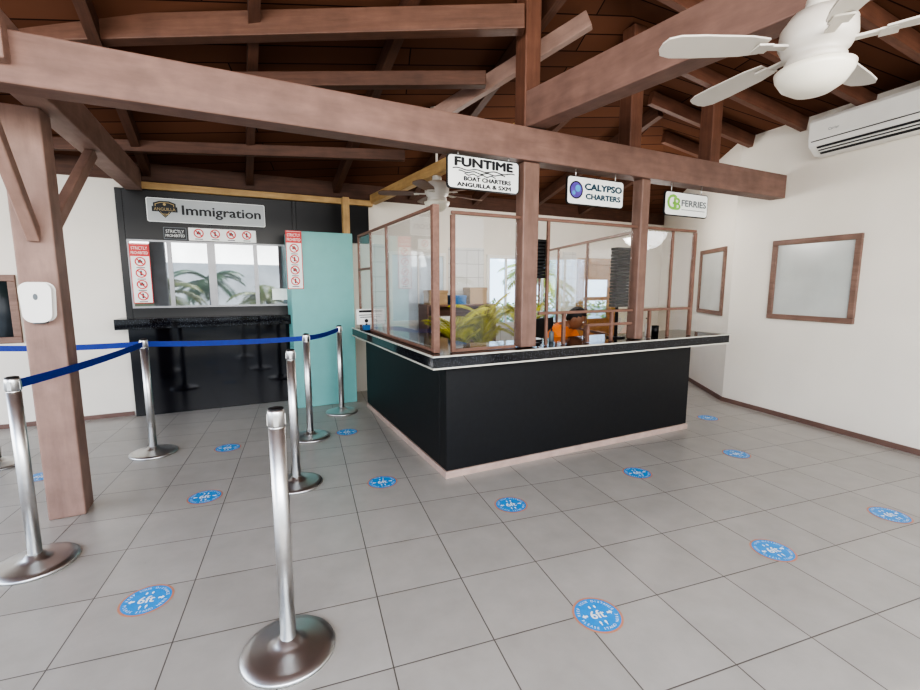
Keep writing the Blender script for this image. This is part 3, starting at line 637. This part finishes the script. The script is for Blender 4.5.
# ------------------------------------------------------------------ person
def skinmesh(name,verts,edges,rad,m,parent,root=0,label=None,sub=2):
    me=bpy.data.meshes.new(name);me.from_pydata([Vector(q) for q in verts],edges,[]);me.materials.append(M[m])
    o=bpy.data.objects.new(name,me);COL.objects.link(o);o.parent=parent
    sk=o.modifiers.new('skin','SKIN');sk.use_smooth_shade=True
    for i,r in enumerate(rad):
        me.skin_vertices[0].data[i].radius=(r,r) if not isinstance(r,tuple) else r
        me.skin_vertices[0].data[i].use_root=(i==root)
    ss=o.modifiers.new('sub','SUBSURF');ss.levels=sub;ss.render_levels=sub
    if label:o['label']=label
    return o
pe=thing('person','person in orange shirt seated, leaning on the desk behind counter','person',FC@T(1.80,1.08,.04)@Matrix.Rotation(R(34),4,'Z')@Matrix.Scale(1.08,4))
V=[];E=[];Rr=[]
def addv(p,r,par=None):
    V.append(p);Rr.append(r)
    if par is not None:E.append((par,len(V)-1))
    return len(V)-1
pel=addv((0,0,.52),.14);sp=addv((0,-.06,.70),.125,pel);ch=addv((0,-.16,.90),.14,sp);nb=addv((0,-.23,1.0),.07,ch);nk=addv((0,-.28,1.05),.052,nb)
for sg in (-1,1):
    sh=addv((sg*.18,-.19,.96),.062,ch);el=addv((sg*.26,-.32,.76),.045,sh);wr=addv((sg*.10,-.50,.70),.028,el);pm=addv((sg*.04,-.53,.70),(.018,.034),wr)
    for f in range(4):
        a=addv((sg*(.0)-sg*.03,-.505-.02*f,.705),.009,pm);b=addv((-sg*(.06+.004*f),-.505-.02*f,.70),.008,a);addv((-sg*(.075+.004*(1 if f in(1,2) else 0)),-.505-.02*f,.69),.007,b)
    a=addv((sg*.03,-.485,.715),.010,pm);addv((-sg*.005,-.475,.715),.008,a)
    hp=addv((sg*.1,-.03,.5),.1,pel);kn=addv((sg*.14,-.42,.47),.065,hp);an=addv((sg*.14,-.38,.05),.042,kn);addv((sg*.14,-.50,.005),.035,an)
skinmesh('body',V,E,Rr,'skin',pe)
skinmesh('shirt',[(0,0,.53),(0,-.06,.70),(0,-.16,.90),(0,-.22,.985),(-.185,-.19,.96),(.185,-.19,.96),(-.24,-.285,.83),(.24,-.285,.83)],[(0,1),(1,2),(2,3),(2,4),(2,5),(4,6),(5,7)],[.155,.145,.165,.10,.085,.085,.068,.068],'shirt',pe,label='orange short-sleeved shirt')
skinmesh('trousers',[(0,0,.53),(-.1,-.03,.5),(.1,-.03,.5),(-.14,-.42,.47),(.14,-.42,.47),(-.14,-.38,.09),(.14,-.38,.09)],[(0,1),(0,2),(1,3),(2,4),(3,5),(4,6)],[.155,.115,.115,.08,.08,.06,.06],'pants',pe)
HM=T(0,-.34,1.09)@Matrix.Rotation(R(30),4,'X')
def ell(mb,c,r,mi=0,mt=None,n=24,zmin=-1,fn=None):
    vs=[];fs=[];K=16
    for j in range(K+1):
        th=math.pi*j/K
        for i in range(n):
            ph=2*math.pi*i/n;q=Vector((math.sin(th)*math.cos(ph),math.sin(th)*math.sin(ph),max(zmin,math.cos(th))))
            p=Vector((c[0]+q.x*r[0],c[1]+q.y*r[1],c[2]+q.z*r[2]))
            if fn:p=fn(p)
            vs.append(p)
    for j in range(K):
        for i in range(n): fs.append((j*n+i,(j+1)*n+i,(j+1)*n+(i+1)%n,j*n+(i+1)%n))
    mb.add(vs,fs,mi,True,mt)
def headf(p):
    t=max(0,-p.z/.12);return Vector((p.x*(1-.28*t),p.y*(1-.12*t)-(.01*t),p.z))
def hairf(p):
    if p.z<.045-.95*(p.y+.045) or p.z<-.065: return Vector((p.x*.75,p.y*.75,p.z*.75))
    return p
mb=MB();ell(mb,(0,0,0),(.078,.098,.12),0,HM,fn=headf);ell(mb,(0,-.1,-.012),(.014,.02,.02),0,HM,10);ell(mb,(-.08,.005,-.01),(.012,.022,.03),0,HM,10);ell(mb,(.08,.005,-.01),(.012,.022,.03),0,HM,10);ell(mb,(0,-.09,-.055),(.024,.01,.007),0,HM,10)
hd=obj('head',mb,['skin'],parent=pe)
for sx in (-1,1):
    mb=MB();ell(mb,(.03*sx,-.088,.012),(.012,.008,.008),0,HM,10);obj('eye',mb,['eye'],parent=hd)
mb=MB();ell(mb,(0,.008,.008),(.085,.102,.124),0,HM,28,fn=hairf);obj('hair',mb,['hair'],parent=hd)
e=thing('stool','round staff stool behind the counter','stool',FC@T(1.80,1.10,0))
mb=MB();mb.lathe([(.17,.38),(.18,.39),(.18,.43),(.16,.445)],28);obj('seat',mb,['blackpl'],parent=e)
mb=MB();mb.lathe([(.2,0),(.2,.015),(.03,.04),(.025,.38)],28);obj('base',mb,['chrome'],parent=e)

# ------------------------------------------------------------------ world, lights, camera
w=bpy.data.worlds.new('sky');bpy.context.scene.world=w;w.use_nodes=True;nt=w.node_tree;bg=nt.nodes['Background']
tc=nt.nodes.new('ShaderNodeTexCoord');sp_=nt.nodes.new('ShaderNodeSeparateXYZ');r=nt.nodes.new('ShaderNodeValToRGB')
nt.links.new(tc.outputs['Generated'],sp_.inputs[0]);nt.links.new(sp_.outputs['Z'],r.inputs[0]);nt.links.new(r.outputs[0],bg.inputs[0])
el=r.color_ramp.elements;el[0].position=0;el[0].color=(.88,.90,.92,1);el[1].position=.5;el[1].color=(.36,.57,.92,1)
bg.inputs[1].default_value=2.2
def area(name,loc,target,sx,sy,power,col=(1,1,1)):
    l=bpy.data.lights.new(name,'AREA');l.shape='RECTANGLE';l.size=sx;l.size_y=sy;l.energy=power;l.color=col
    o=bpy.data.objects.new(name,l);COL.objects.link(o);o.location=loc;o.rotation_euler=(Vector(target)-Vector(loc)).to_track_quat('-Z','Y').to_euler();return o
area('daylight',(0.5,-2.2,2.9),(1,4,.8),7,1.4,225,(1,.94,.86))
area('daylight_side',(-5.6,2.5,2.0),(1,3.5,.8),4.5,2.2,70,(1,.94,.87))
s=bpy.data.lights.new('sun','SUN');s.energy=4;s.angle=R(2);s.color=(1,.94,.85);so=bpy.data.objects.new('sun',s);COL.objects.link(so);so.rotation_euler=(R(35),R(20),0)
for nm,lc,en in (('office_fill',(2.6,5.5,2.4),24),('passage_fill',(4.7,5.4,2.4),26)):  # unseen point lights added to brighten the back room and far wall
    l=bpy.data.lights.new(nm,'POINT');l.energy=en;l.shadow_soft_size=.3;l.color=(1,.97,.93);o=bpy.data.objects.new(nm,l);COL.objects.link(o);o.location=lc
H=1.6;F=450;YAW=R(19);PI=R(7.6)
fw=Vector((math.sin(YAW)*math.cos(PI),math.cos(YAW)*math.cos(PI),-math.sin(PI)));rt=Vector((math.cos(YAW),-math.sin(YAW),0));up=rt.cross(fw)
cam=bpy.data.cameras.new('camera');co=bpy.data.objects.new('camera',cam);COL.objects.link(co)
m=Matrix((rt,up,-fw)).transposed().to_4x4();m.translation=(0,0,H);co.matrix_world=m
cam.sensor_width=36;cam.lens=F/920*36;cam.clip_start=.05;bpy.context.scene.camera=co
vs_=bpy.context.scene.view_settings
vs_.view_transform='AgX';vs_.look='AgX - High Contrast';vs_.exposure=.5
